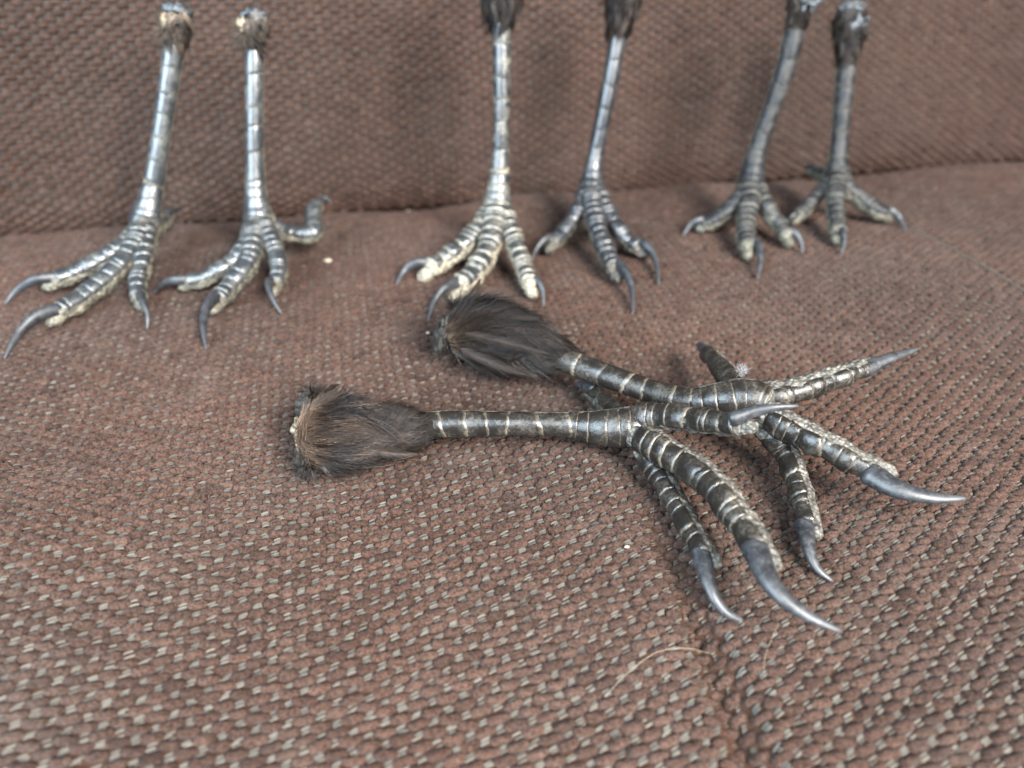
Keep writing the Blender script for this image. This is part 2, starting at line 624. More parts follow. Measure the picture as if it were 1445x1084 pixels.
def scute_mesh(C, R, D, S, T, i0, i1, half, lift, edge_w, seed, skew=0.0, tilt=0.0):
    """One horny plate lying over the skin tube between samples i0 and i1; its far edge stands proud."""
    na, nt_ = 13, 7
    ts = np.array([0.0, 0.07, 0.28, 0.55, 0.84, 0.965, 1.0])
    h = np.array([-0.05, 0.035, 0.075, 0.10, 0.105, 0.085, -0.06]) * lift / 0.1
    eg = np.array([0.4, 0.04, 0.0, 0.0, 0.0, 0.6, 1.0]) * edge_w
    verts, edge = [], []
    for k in range(nt_):
        for j in range(na):
            a = -1 + 2 * j / (na - 1)
            th = a * half * (1 + 0.06 * n3((k * 0.3, a * 2, seed), 1.3, seed))
            bow = 0.10 * (1 - a * a) + skew * a
            x = i0 + (i1 - i0) * (ts[k] + bow * (ts[k] * 0.9 - 0.2)) + 0.09 * (i1 - i0) * n3((a * 2, seed, k * 0.1), 1.7, seed)
            x = min(max(x, 0), len(C) - 1.001)
            ii = int(x)
            fr = x - ii
            c = C[ii] * (1 - fr) + C[ii + 1] * fr
            r = R[ii, 0] * (1 - fr) + R[ii + 1, 0] * fr
            side = 1 - abs(a) ** 5 * 1.6
            rr = r * (1 + h[k] * (side if h[k] > 0 else 1) - (0.10 if abs(a) > 0.99 else 0))
            rr *= 1 + 0.03 * n3((a * 3, k, seed), 1.1, seed)
            verts.append(c + rr * (math.cos(th) * D[ii] + math.sin(th) * S[ii]))
            edge.append(max(eg[k], 0.8 * edge_w * max(0, (abs(a) - 0.86) / 0.14)))
    return verts, grid_faces(nt_, na, False), edge


def add_scutes(pts, rad, dorsal, parent, mat, length, span, half, lift, edge_w, seed, jit=0.25, n=240, pads=0, lap=0.10):
    C, R, L = spline(pts, n, rad)
    T, D, S = frames(C, dorsal)
    rnd = random.Random(seed)
    if pads:
        q = np.linspace(0, 1, n)
        R = R * (1 + 0.07 * np.cos(2 * math.pi * pads * (q + 0.03)) + 0.04 * np.sin(q * 23 + seed))[:, None]
    s = span[0] * L
    end = span[1] * L
    while s < end - length * 0.3:
        ln = length * (1 + rnd.uniform(-jit, jit))
        if pads:
            ln *= 0.42 + 1.05 * abs(math.sin(math.pi * pads * (s / L + 0.03)))
        e = min(s + ln, end)
        i0, i1 = s / L * (n - 1), e / L * (n - 1)
        v, f, eg = scute_mesh(C, R, D, S, T, i0, i1 + lap * (i1 - i0), half * (1 + rnd.uniform(-0.06, 0.06)),
                              lift * rnd.uniform(0.8, 1.25), edge_w * rnd.choice((0.25, 0.6, 0.8, 1.0)), rnd.uniform(0, 90),
                              rnd.uniform(-0.28, 0.28))
        link_mesh("scute", v, f, mat, parent, {"edge": eg})
        s = e


def add_claw(pts, r0, dorsal, parent, wear=1.0):
    n, sides = 26, 16
    k = len(pts)
    C, R, L = spline(pts, n, [r0] * k)
    T, D, S = frames(C, dorsal)
    V, edge = [], []
    for i in range(n):
        t = i / (n - 1)
        r = r0 * 1.2 * (1 - t) ** 0.60 * (1 - 0.25 * t) + 0.018
        if i == 0:
            r *= 0.8
        for j in range(sides):
            th = 2 * math.pi * j / sides
            cx, sx = math.cos(th), math.sin(th)
            dz = cx * (1.0 if cx > 0 else 0.82)
            w = 0.72 * (1 - 0.25 * max(0, -cx))
            V.append(C[i] + r * (dz * D[i] + w * sx * S[i]))
            edge.append(min(1.0, wear * (0.12 + 0.6 * t ** 2 + 0.35 * max(0, -cx) + 0.35 * n3(V[-1], 5) + 0.3 * n3((t * 14, cx * 0.6, r0 * 50), 1.0))))
    faces = grid_faces(n, sides, True)
    faces.append(tuple(range(sides - 1, -1, -1)))
    faces.append(tuple((n - 1) * sides + j for j in range(sides)))
    return link_mesh("claw", V, faces, M_CLAW, parent, {"edge": np.clip(edge, 0, 1)})


def blob(center, axes, rad, nu, nv, amp, freq, seed):
    """A lumpy ellipsoid: axes = three unit vectors, rad = three radii."""
    V, F = [], []
    for i in range(nu + 1):
        ph = math.pi * i / nu
        for j in range(nv):
            th = 2 * math.pi * j / nv
            d = np.array([math.cos(ph), math.sin(ph) * math.cos(th), math.sin(ph) * math.sin(th)])
            k = 1 + amp * (n3(d, freq, seed) + 0.6 * n3(d, freq * 2.3, seed + 3))
            V.append(center + sum(d[q] * rad[q] * k * axes[q] for q in range(3)))
    F = grid_faces(nu + 1, nv, True)
    return V, F


def strands(roots, dirs, normals, lens, width, lift, curl, segs, tone, rng, start=0.0):
    """Many fine tapered barbs as thin three-sided tubes: one mesh."""
    K = len(roots)
    t = np.linspace(0, 1, segs + 1)
    side = np.cross(dirs, normals)
    rise = lift[:, None] * (t[None] - 0.85 * t[None] ** 2)
    sway = curl[:, None] * t[None] ** 2
    P = (roots[:, None] + dirs[:, None] * (lens[:, None] * t[None])[..., None]
         + normals[:, None] * (lens[:, None] * rise)[..., None] + side[:, None] * (lens[:, None] * sway)[..., None])
    w = width * (1 - 0.85 * t ** 1.5)
    up = normals[:, None] + 0 * P
    sd = side[:, None] + 0 * P
    ang = np.array([0.5, 2.594, 4.69])
    V = P[:, :, None] + w[None, :, None, None] * (np.cos(ang)[None, None, :, None] * sd[:, :, None] + np.sin(ang)[None, None, :, None] * up[:, :, None])
    i = np.arange(segs)[:, None] * 3
    j = np.arange(3)[None]
    f = np.stack([i + j, i + (j + 1) % 3, i + 3 + (j + 1) % 3, i + 3 + j], -1).reshape(-1, 4)
    F = (f[None] + (np.arange(K) * (segs + 1) * 3)[:, None, None]).reshape(-1, 4)
    tn = np.repeat(tone, (segs + 1) * 3)
    al = np.tile(np.repeat(t, 3), K) * (1 - start) + start
    return V.reshape(-1, 3), F, tn, al


def add_tuft(parent, pts, rad, mat_name, clumps, per, length, spread, lift, seed, width=0.007, core_mat=None, s_hi=0.86, ph_rng=(0.0, 2 * math.pi), name="feather_tuft"):
    """Feathering round the top of the shank: a dark core and clumped barbs that lie towards the toes."""
    rng = np.random.default_rng(seed)
    n, sides = 30, 20
    C, R, L = spline(pts, n, rad)
    T, D, S = frames(C, (0, -0.3, 1))
    th = np.linspace(0, 2 * math.pi, sides, endpoint=False)
    V = C[:, None] + R[:, :1, None] * 0.93 * (np.cos(th)[None, :, None] * D[:, None] + np.sin(th)[None, :, None] * S[:, None])
    Vc = V.reshape(-1, 3)
    Fc = grid_faces(n, sides, True)
    Fc.append(tuple(range(sides - 1, -1, -1)))
    core = link_mesh(name, Vc, Fc, core_mat or M_CORE, parent,
                     {"tone": np.full(len(Vc), 0.25), "along": np.full(len(Vc), 0.8)})
    s = rng.uniform(0, 1, clumps) ** 1.15 * s_hi
    ph = rng.uniform(*ph_rng, clumps)
    roots, dirs, nors, lens, lifts, curls, tones = [], [], [], [], [], [], []
    for q in range(clumps):
        ln = length * rng.uniform(0.6, 1.15) * (1 - 0.35 * s[q])
        bend = rng.normal(0, spread)
        lf = lift * rng.uniform(0.3, 1.6)
        tn = np.clip(rng.normal(0.42, 0.30), 0, 1)
        for k in range(per):
            ss = np.clip(s[q] + rng.normal(0, 0.035), 0, 0.98)
            pp = ph[q] + rng.normal(0, 0.15)
            i = int(ss * (n - 1))
            nr = math.cos(pp) * D[i] + math.sin(pp) * S[i]
            i2 = min(n - 1, i + 4)
            nr2 = math.cos(pp) * D[i2] + math.sin(pp) * S[i2]
            p = C[i] + nr * R[i, 0] * 0.95
            p2 = C[i2] + nr2 * R[i2, 0] * 0.95
            d = unit(p2 - p) if np.linalg.norm(p2 - p) > 0.02 else T[i]
            side = np.cross(d, nr)
            conv = -(pp - ph[q]) * 0.65
            d = unit(d + side * (bend + conv + rng.normal(0, 0.06)))
            nn = unit(nr - d * np.dot(nr, d))
            roots.append(p)
            dirs.append(d)
            nors.append(nn)
            lens.append(ln * rng.uniform(0.75, 1.1))
            lifts.append(lf + rng.normal(0, 0.06))
            curls.append(bend * 0.5 + rng.normal(0, 0.08))
            tones.append(np.clip(tn + rng.normal(0, 0.22), 0, 1))
    start = 0.0
    v, f, tn, al = strands(np.array(roots), np.array(dirs), np.array(nors), np.array(lens), width, np.array(lifts), np.array(curls), 5, np.array(tones), rng)
    # only barbs rooted by the stump show the pale fluff of their bases
    pos = np.repeat(np.repeat(s, per), 18)
    al = np.maximum(al, np.clip(pos / 0.30, 0, 1) * 0.4)
    o = link_mesh("barb", v, f, M_FEATHER[mat_name], core, {"tone": tn, "along": al})
    o["kind"] = "stuff"
    return core


def add_feather(parent, base, tip, normal, length, width, mat_name, seed, bend=0.15):
    """One separate contour feather: a curved rachis with barbs on both sides."""
    rng = np.random.default_rng(seed)
    base, tip = np.asarray(base), np.asarray(tip)
    ax = unit(tip - base)
    nn = unit(normal - ax * np.dot(normal, ax))
    sd = np.cross(ax, nn)
    L = np.linalg.norm(tip - base)
    m = 90
    roots, dirs, nors, lens, lifts, curls, tones = [], [], [], [], [], [], []

    def rach(t):
        return base + ax * L * t + nn * L * bend * 4 * t * (1 - t)
    for k in range(m):
        t = 0.05 + 0.95 * k / m
        w = width * math.sin(math.pi * min(1, t * 0.9 + 0.1)) ** 0.6 * (1.0 - 0.3 * t)
        for sgn in (-1, 1):
            d = unit(ax * 1.1 + sgn * sd * 0.9 * (1 - 0.5 * t) + rng.normal(0, 0.04, 3))
            roots.append(rach(t))
            dirs.append(d)
            nors.append(unit(nn - d * np.dot(nn, d)))
            lens.append(w * rng.uniform(0.8, 1.2))
            lifts.append(rng.normal(0.05, 0.06))
            curls.append(-sgn * 0.25)
            tones.append(rng.uniform(0.2, 0.9))
    v, f, tn, al = strands(np.array(roots), np.array(dirs), np.array(nors), np.array(lens), 0.006, np.array(lifts), np.array(curls), 5, np.array(tones), rng, 0.5)
    q = np.array([rach(t) for t in np.linspace(0, 1, 8)])
    vr, fr = tube_mesh(q, np.linspace(0.007, 0.003, 8), 5, 16, nn)
    F = np.vstack([f, np.array(fr) + len(v)])
    return link_mesh("feather", np.vstack([v, vr]), F, M_FEATHER[mat_name], parent,
                     {"tone": np.concatenate([tn, np.full(len(vr), 0.6)]), "along": np.concatenate([al, np.full(len(vr), 0.4)])})


def P3(e):
    """('y', px, py, depth) or (px, py, height) -> point"""
    return py_(*e[1:4]) if e[0] == 'y' else pz(*e[:3])


def rad_of(e):
    return e[4] if e[0] == 'y' else e[3]


FRONT = np.array([0.0, -1.0, 0.25])


def bird_foot(spec):
    base = pz(spec['at'][0], spec['at'][1], 0)
    root = bpy.data.objects.new("bird_foot", None)
    COL.objects.link(root)
    root.location = base * CM
    root.empty_display_size = 0.01
    root["label"] = spec['label']
    root["category"] = "bird foot"
    root["group"] = "severed black bird feet on the sofa"
    tone = spec['tone']
    seed = spec['seed']
    ms, mk = M_SCUTE[tone], M_SKIN[tone]
    sp = [P3(e) for e in spec['shank']]
    sr = [rad_of(e) * (0.93 if tone == 'near' else 1.0) for e in spec['shank']]
    sd = np.array(spec['shank_dorsal'], float)
    v, f, L = ventral_tube(sp, [r * 0.97 for r in sr], sd, 70, 24, 0.05, 0, seed)
    shank = link_mesh("shank", v, f, mk, root)
    add_scutes(sp, sr, sd, shank, ms, spec.get('shank_scute', 0.72), (0.0, spec.get('shank_mid', 0.72)), 1.75, 0.055, spec.get('edge', 0.65), seed + 1)
    add_scutes(sp, sr, sd, shank, ms, 0.30, (spec.get('shank_mid', 0.72), 0.98), 1.6, 0.085, spec.get('edge', 0.65), seed + 2)
    # two long smooth plates down the rear of the shank
    C, R, LL = spline(sp, 240, sr)
    T, D, S = frames(C, -sd)
    for k, rot in enumerate((-0.72, 0.72)):
        D2 = D * math.cos(rot) + S * math.sin(rot)
        S2 = np.cross(T, D2)
        v, f, eg = scute_mesh(C, R * 0.985, D2, S2, T, 0, 240 * spec.get('shank_mid', 0.72), 0.70, 0.05, 0.6, seed + 5 + k)
        # resample finely along the shank
        nl = 40
        V, E = [], []
        hi = int(239 * (spec.get('shank_mid', 0.72) + 0.06))
        for q in range(nl):
            ii = int(hi * q / (nl - 1))
            for j in range(9):
                a = -1 + 2 * j / 8
                rr = R[ii, 0] * (1.0 + 0.05 * (1 - abs(a) ** 4) - (0.06 if abs(a) > 0.99 else 0) + 0.015 * n3((q * 0.2, a, seed), 1.5, seed))
                V.append(C[ii] + rr * (math.cos(a * 0.72) * D2[ii] + math.sin(a * 0.72) * S2[ii]))
                E.append(0.9 * max(0, (abs(a) - 0.8) / 0.2))
        link_mesh("rear_plate", V, grid_faces(nl, 9, False), ms, shank, {"edge": E})
    for q, t in enumerate(spec['toes']):
        tp = [P3(e) for e in t['pts']]
        tr = [rad_of(e) * spec.get('slim', 0.89) for e in t['pts']]
        td = np.array(t['dorsal'], float)
        v, f, L = ventral_tube(tp, [r * 0.95 for r in tr], td, 64, 24, 0.20, t.get('pads', 4), seed + 10 * q)
        toe = link_mesh("toe", v, f, mk, root)
        add_scutes(tp, tr, td, toe, ms, spec.get('toe_scute', 0.27), (t.get('s0', 0.06), 0.95), t.get('half', 1.45), 0.15, spec.get('toe_edge', 0.42), seed + 31 + q, 0.35, 240, t.get('pads', 4), spec.get('lap', 0.10))
        cp = [P3(e) for e in t['claw']]
        add_claw(cp, t['cr'], t.get('claw_dorsal', td), toe, spec.get('wear', 1.0))
        # the fleshy pad under the claw's root
        T, D, S = frames(np.array(spline(tp, 20)[0]), td)
        c = tp[-1] - D[-1] * tr[-1] * 0.45 + T[-1] * tr[-1] * 0.05
        v, f = blob(c, (T[-1], D[-1], S[-1]), (tr[-1] * 1.25, tr[-1] * 0.8, tr[-1] * 0.8), 14, 16, 0.16, 2.6, seed + q)
        link_mesh("toe_pad", v, f, mk, toe)
    return root


def up_foot(label, tone, seed, at, bulb, shank, toes, r=0.28, lean=1.2, **kw):
    """A foot standing on its toes: bulb = (px, py, z); shank = pixels from the top down."""
    b = pz(*bulb)
    sh = []
    n = len(shank)
    for i, e in enumerate(shank):
        k = 1 - i / n
        rr = e[2] if len(e) > 2 else r
        sh.append(('y', e[0], e[1], b[1] + lean * k, rr))
    sh.append(('y', bulb[0], bulb[1], b[1], kw.pop('rb', 0.50)))
    d = kw.pop('below', (0, 22))
    sh.append(('y', bulb[0] + d[0], bulb[1] + d[1], b[1] - 0.25, 0.42))
    tl = []
    for t in toes:
        td = t.get('dorsal', (0, -0.25, 1))
        x0, y0, z0, q0 = t['pts'][0]
        p0 = (bulb[0] + 0.35 * (x0 - bulb[0]), bulb[1] - 8 + 0.1 * (y0 - bulb[1]), bulb[2] + 0.15, 0.34)
        pts = [p0] + [(e[0], e[1], e[2], e[3] * 1.20) for e in t['pts']]
        tl.append(dict(pts=pts, claw=t['claw'], cr=t.get('cr', 0.19), dorsal=td, pads=t.get('pads', 4), s0=t.get('s0', 0.10), half=kw.get('half', 1.45)))
    s = dict(label=label, tone=tone, seed=seed, at=at, shank=sh, shank_dorsal=kw.pop('shank_dorsal', (0.0, -1.0, 0.1)), toes=tl)
    s.update(kw)
    return bird_foot(s), sh


def stump_end(parent, c, ax, r, mat, seed, thick=0.6, amp=0.4):
    a0 = unit(ax)
    a1 = unit(np.cross(a0, (0.3, 0.9, 0.2)))
    a2 = np.cross(a0, a1)
    v, f = blob(np.asarray(c), (a0, a1, a2), (r * thick, r, r), 18, 22, amp, 2.4, seed)
    return link_mesh("cut_end", v, f, mat, parent)


# ---- the two feet lying in front
TOCAM = np.array([0.0, -0.8, 0.6])
f1 = bird_foot(dict(
    label="black bird foot lying nearest, pale tan fluff and bare bone at its feathered end", tone='near', seed=11, at=(700, 620),
    shank=[(585, 601, 0.95, 0.30), (640, 598, 0.95, 0.315), (700, 598, 0.97, 0.29), (770, 598, 1.0, 0.27), (815, 600, 1.0, 0.31), (850, 603, 1.02, 0.42), (885, 603, 1.05, 0.46), (912, 606, 1.05, 0.36)],
    shank_dorsal=(0.0, -0.85, 0.35), shank_mid=0.70, shank_scute=0.55,
    toes=[
        dict(pts=[(880, 592, 1.15, 0.32), (930, 587, 1.45, 0.31), (980, 592, 1.75, 0.285), (1015, 597, 2.0, 0.26), (1048, 600, 2.2, 0.23)],
             claw=[(1030, 594, 2.28), (1058, 583, 2.45), (1092, 576, 2.6), (1127, 573, 2.65)], cr=0.17, dorsal=(-0.2, -0.6, 0.7), claw_dorsal=(-0.1, -0.5, 0.9)),
        dict(pts=[(893, 612, 1.05, 0.34), (950, 643, 1.2, 0.335), (1005, 683, 1.25, 0.32), (1045, 735, 1.22, 0.30), (1078, 785, 1.15, 0.26)],
             claw=[(1066, 770, 1.22), (1088, 822, 1.2), (1130, 862, 1.05), (1189, 892, 0.85)], cr=0.25, dorsal=(-0.75, -0.55, 0.35)),
        dict(pts=[(905, 630, 0.85, 0.28), (932, 672, 0.60, 0.265), (958, 715, 0.5, 0.25), (983, 760, 0.46, 0.235), (1000, 787, 0.45, 0.21)],
             claw=[(991, 777, 0.46), (1002, 826, 0.38), (1022, 860, 0.16), (1055, 879, -0.06)], cr=0.20, dorsal=(-0.8, -0.5, 0.3)),
        dict(pts=[(880, 600, 0.9, 0.30), (862, 578, 0.75, 0.25), (846, 562, 0.6, 0.22), (834, 553, 0.55, 0.2)],
             claw=[(840, 556, 0.6), (828, 548, 0.55), (818, 543, 0.45), (812, 541, 0.35)], cr=0.19, dorsal=(0.2, -0.5, 0.8), pads=2),
    ]))
core1 = add_tuft(f1, [pz(432, 614, 0.85), pz(470, 614, 0.92), pz(515, 611, 0.92), pz(565, 606, 0.93), pz(612, 601, 0.95)], [0.52, 0.72, 0.66, 0.47, 0.30],
                 'brown', 320, 20, 1.05, 0.22, 0.13, 21, width=0.0095, s_hi=0.74)

f2 = bird_foot(dict(
    label="black bird foot lying behind the nearest one, glossy dark feathered end under the standing feet", tone='near', seed=47, at=(850, 560),
    shank=[(785, 504, 1.1, 0.29), (825, 519, 1.12, 0.31), (875, 537, 1.15, 0.295), (925, 554, 1.22, 0.29), (975, 567, 1.35, 0.34), (1015, 565, 1.5, 0.43), (1055, 562, 1.6, 0.47), (1090, 572, 1.6, 0.36)],
    shank_dorsal=(0.15, -0.9, 0.4), shank_mid=0.68, shank_scute=0.6,
    toes=[
        dict(pts=[(1060, 560, 1.55, 0.32), (1105, 555, 1.65, 0.29), (1145, 544, 1.75, 0.265), (1190, 529, 1.87, 0.24), (1225, 517, 1.92, 0.2)],
             claw=[(1212, 522, 1.92), (1232, 514, 1.97), (1258, 504, 2.05), (1295, 492, 2.1)], cr=0.17, dorsal=(0.1, -0.9, -0.1), claw_dorsal=(0.2, -0.7, -0.3)),
        dict(pts=[(1075, 582, 1.5, 0.36), (1120, 606, 1.42, 0.31), (1165, 628, 1.35, 0.29), (1205, 650, 1.28, 0.27), (1245, 668, 1.2, 0.24)],
             claw=[(1225, 664, 1.22), (1265, 688, 1.2), (1315, 701, 1.2), (1364, 703, 1.22)], cr=0.25, dorsal=(-0.35, -0.8, -0.1)),
        dict(pts=[(1075, 600, 1.2, 0.30), (1105, 632, 0.8, 0.27), (1122, 670, 0.62, 0.255), (1134, 710, 0.52, 0.24), (1144, 745, 0.46, 0.21)],
             claw=[(1137, 738, 0.48), (1142, 775, 0.45), (1154, 802, 0.32), (1176, 821, 0.2)], cr=0.19, dorsal=(-0.8, -0.5, 0.3)),
        dict(pts=[(1050, 560, 1.4, 0.34), (1030, 535, 1.2, 0.30), (1012, 513, 1.05, 0.26), (998, 498, 0.9, 0.22)],
             claw=[(1003, 503, 0.95), (994, 493, 0.85), (988, 488, 0.7), (985, 486, 0.5)], cr=0.2, dorsal=(-0.5, -0.6, 0.5), pads=2),
    ]))
core2 = add_tuft(f2, [pz(632, 476, 1.0), pz(662, 468, 1.12), pz(705, 472, 1.15), pz(755, 490, 1.12), pz(806, 511, 1.1)], [0.42, 0.80, 0.86, 0.60, 0.29],
                 'black', 320, 20, 1.40, 0.22, 0.14, 22, width=0.0095, s_hi=0.78)


def curls(parent, c, r, K, length, mat, seed, along, flat=1.0, bias=(0, 0, 0), width=0.008):
    """Frayed curly barbs sticking out of a cut end."""
    g = np.random.default_rng(seed)
    d = g.normal(0, 1, (K, 3)) + np.asarray(bias, float)
    d /= np.linalg.norm(d, axis=1)[:, None]
    nn = np.cross(d, g.normal(0, 1, (K, 3)))
    nn /= np.linalg.norm(nn, axis=1)[:, None]
    roots = np.asarray(c) + d * r * g.uniform(0.2, 0.9, (K, 1)) * np.array([flat, 1, 1])
    v, f, tn, al = strands(roots, d, nn, length * g.uniform(0.4, 1.2, K), width, g.normal(0, 0.9, K), g.normal(0, 0.7, K), 7, np.clip(g.normal(0.45, 0.3, K), 0, 1), g, along)
    o = link_mesh("frayed_barb", v, f, mat, parent, {"tone": tn, "along": al})
    o["kind"] = "stuff"
    return o


def wisps(parent, lines, r, mat, along, tone):
    V, F, base = [], [], 0
    for ln in lines:
        P = [pz(*e) for e in ln]
        v, f = tube_mesh(P, np.linspace(r, r * 0.3, len(P)), 5, 20)
        V.append(v)
        F.append(np.array(f) + base)
        base += len(v)
    V = np.vstack(V)
    o = link_mesh("loose_barb", V, np.vstack(F), mat, parent, {"tone": np.full(len(V), tone), "along": np.full(len(V), along)})
    o["kind"] = "stuff"


add_tuft(f1, [pz(431, 608, 0.9), pz(470, 612, 0.94), pz(515, 610, 0.93), pz(560, 606, 0.93)], [0.44, 0.72, 0.68, 0.50],
         'pale', 85, 26, 0.78, 0.42, 0.30, 23, width=0.0065, s_hi=0.10, ph_rng=(-0.5, 1.9), name="root_fluff")
curls(core1, pz(440, 643, 0.75), 0.38, 380, 0.36, M_FEATHER['black'], 72, 0.5, 0.6, (0.2, -0.5, -0.3))
curls(core1, pz(442, 567, 1.3), 0.34, 360, 0.28, M_FEATHER['black'], 73, 0.5, 0.6, (0, 0.2, 0.5))
curls(core1, pz(430, 615, 0.95), 0.40, 160, 0.30, M_FEATHER['black'], 74, 0.5, 0.4, (-0.3, 0, 0))
curls(core2, pz(630, 474, 1.05), 0.42, 420, 0.30, M_FEATHER['black'], 75, 0.7, 0.4, (-0.4, 0, 0))
curls(core2, pz(640, 445, 1.35), 0.30, 220, 0.60, M_FEATHER['black'], 76, 0.3, 0.6, (0.3, 0.2, 0.9))
wisps(core2, [[(640, 455, 1.5), (648, 425, 1.8), (664, 402, 2.0), (682, 388, 2.1)], [(642, 455, 1.5), (655, 428, 1.8), (672, 410, 2.0), (690, 404, 2.1)],
              [(638, 452, 1.5), (644, 424, 1.8), (656, 400, 2.0), (668, 390, 2.1)], [(660, 440, 1.7), (690, 412, 2.0), (730, 414, 2.1), (768, 440, 2.0)],
              [(665, 445, 1.7), (700, 420, 2.0), (740, 428, 2.1), (772, 456, 2.0)], [(700, 418, 1.9), (712, 402, 2.1), (706, 392, 2.2), (700, 384, 2.2)],
              [(640, 460, 1.5), (650, 432, 1.8), (668, 412, 1.9), (676, 394, 2.1)], [(643, 500, 0.9), (650, 514, 0.7), (658, 522, 0.5), (663, 533, 0.4)],
              [(700, 520, 0.9), (716, 530, 0.7), (728, 534, 0.5), (738, 536, 0.4)], [(655, 432, 1.8), (680, 404, 2.0), (705, 400, 2.1), (730, 408, 2.1)]], 0.009, M_FEATHER['black'], 0.5, 0.5)
wisps(core1, [[(450, 565, 1.5), (470, 548, 1.6), (492, 542, 1.6), (515, 547, 1.6)], [(455, 570, 1.5), (480, 553, 1.6), (505, 549, 1.6), (530, 556, 1.6)],
              [(440, 570, 1.5), (452, 552, 1.6), (466, 541, 1.6), (484, 538, 1.6)], [(470, 640, 0.7), (490, 655, 0.5), (520, 660, 0.4), (560, 655, 0.35)],
              [(500, 640, 0.6), (530, 650, 0.5), (565, 648, 0.4), (596, 640, 0.4)], [(445, 645, 0.7), (448, 662, 0.5), (456, 672, 0.4), (466, 676, 0.3)],
              [(500, 592, 1.5), (530, 598, 1.5), (552, 612, 1.4), (570, 630, 1.1)], [(505, 588, 1.55), (538, 594, 1.5), (562, 610, 1.4), (578, 628, 1.1)]], 0.010, M_FEATHER['black'], 0.3, 0.5)

# cut ends and single feathers of the two lying feet
stump_end(f1, pz(428, 606, 0.95), (-1, 0, 0.1), 0.30, M_BONE, 3, 0.7)
stump_end(f1, pz(432, 640, 0.65), (-1, 0, 0.1), 0.42, M_STUMP_DARK, 4, 0.5, 0.6)
stump_end(f1, pz(432, 575, 1.25), (-1, 0, 0.1), 0.34, M_STUMP_DARK, 5, 0.6, 0.6)
stump_end(f2, pz(628, 474, 1.05), (-1, 0.2, 0.1), 0.46, M_STUMP_DARK, 6, 0.45, 0.6)
add_feather(f2, pz(640, 458, 1.5), pz(762, 452, 1.9), np.array([0, -0.5, 0.8]), 2.2, 0.55, 'black', 61, 0.10)
add_feather(f2, pz(640, 462, 1.4), pz(678, 394, 2.1), np.array([0, -0.9, 0.3]), 2.0, 0.35, 'brown', 62, 0.08)
add_feather(f2, pz(650, 470, 1.5), pz(775, 500, 1.6), np.array([0, -0.8, 0.6]), 2.2, 0.42, 'black', 63, 0.10)
add_feather(f2, pz(645, 490, 1.2), pz(750, 530, 0.8), np.array([0, -0.9, 0.3]), 2.2, 0.42, 'black', 64, 0.12)
add_feather(f1, pz(470, 590, 1.4), pz(590, 590, 1.3), np.array([0, -0.6, 0.8]), 2.2, 0.34, 'black', 65, 0.06)
add_feather(f1, pz(470, 620, 1.1), pz(588, 640, 0.7), np.array([0, -0.9, 0.3]), 2.2, 0.40, 'brown', 66, 0.12)
add_feather(f1, pz(440, 630, 0.9), pz(475, 668, 0.5), np.array([-0.3, -0.9, 0.3]), 2.2, 0.30, 'black', 67, 0.2)
add_feather(f1, pz(440, 585, 1.4), pz(478, 545, 1.5), np.array([-0.3, -0.9, 0.3]), 2.2, 0.25, 'black', 68, 0.2)

# ---- standing feet

a1, s1 = up_foot("standing black bird foot at the very left, its long claws spread to the left", 'grey', 101, (190, 400), (207, 312, 1.5),
    [(246, 62, 0.30), (238, 120, 0.29), (229, 180, 0.28), (220, 240, 0.30), (213, 280, 0.36)],
    [dict(pts=[(200, 325, 1.35, 0.31), (165, 355, 1.0, 0.26), (115, 382, 0.65, 0.25), (72, 398, 0.5, 0.22)], claw=[(82, 393, 0.55), (50, 396, 0.65), (25, 410, 0.4), (6, 431, 0.1)]),
     dict(pts=[(200, 332, 1.35, 0.32), (170, 375, 0.95, 0.28), (125, 415, 0.6, 0.27), (78, 445, 0.45, 0.24)], claw=[(88, 438, 0.5), (55, 446, 0.6), (28, 470, 0.4), (6, 507, 0.08)], cr=0.21),
     dict(pts=[(208, 332, 1.3, 0.30), (203, 368, 0.95, 0.25), (195, 402, 0.6, 0.24), (197, 424, 0.42, 0.22)], claw=[(197, 415, 0.5), (203, 428, 0.6), (209, 446, 0.4), (208, 466, 0.1)], cr=0.17),
     dict(pts=[(212, 325, 1.2, 0.30), (228, 315, 1.0, 0.22), (240, 303, 0.9, 0.18)], claw=[(236, 306, 0.95), (248, 297, 0.9), (257, 292, 0.8)], cr=0.15, pads=2)],
    lean=1.3, edge=0.35, toe_edge=0.5)
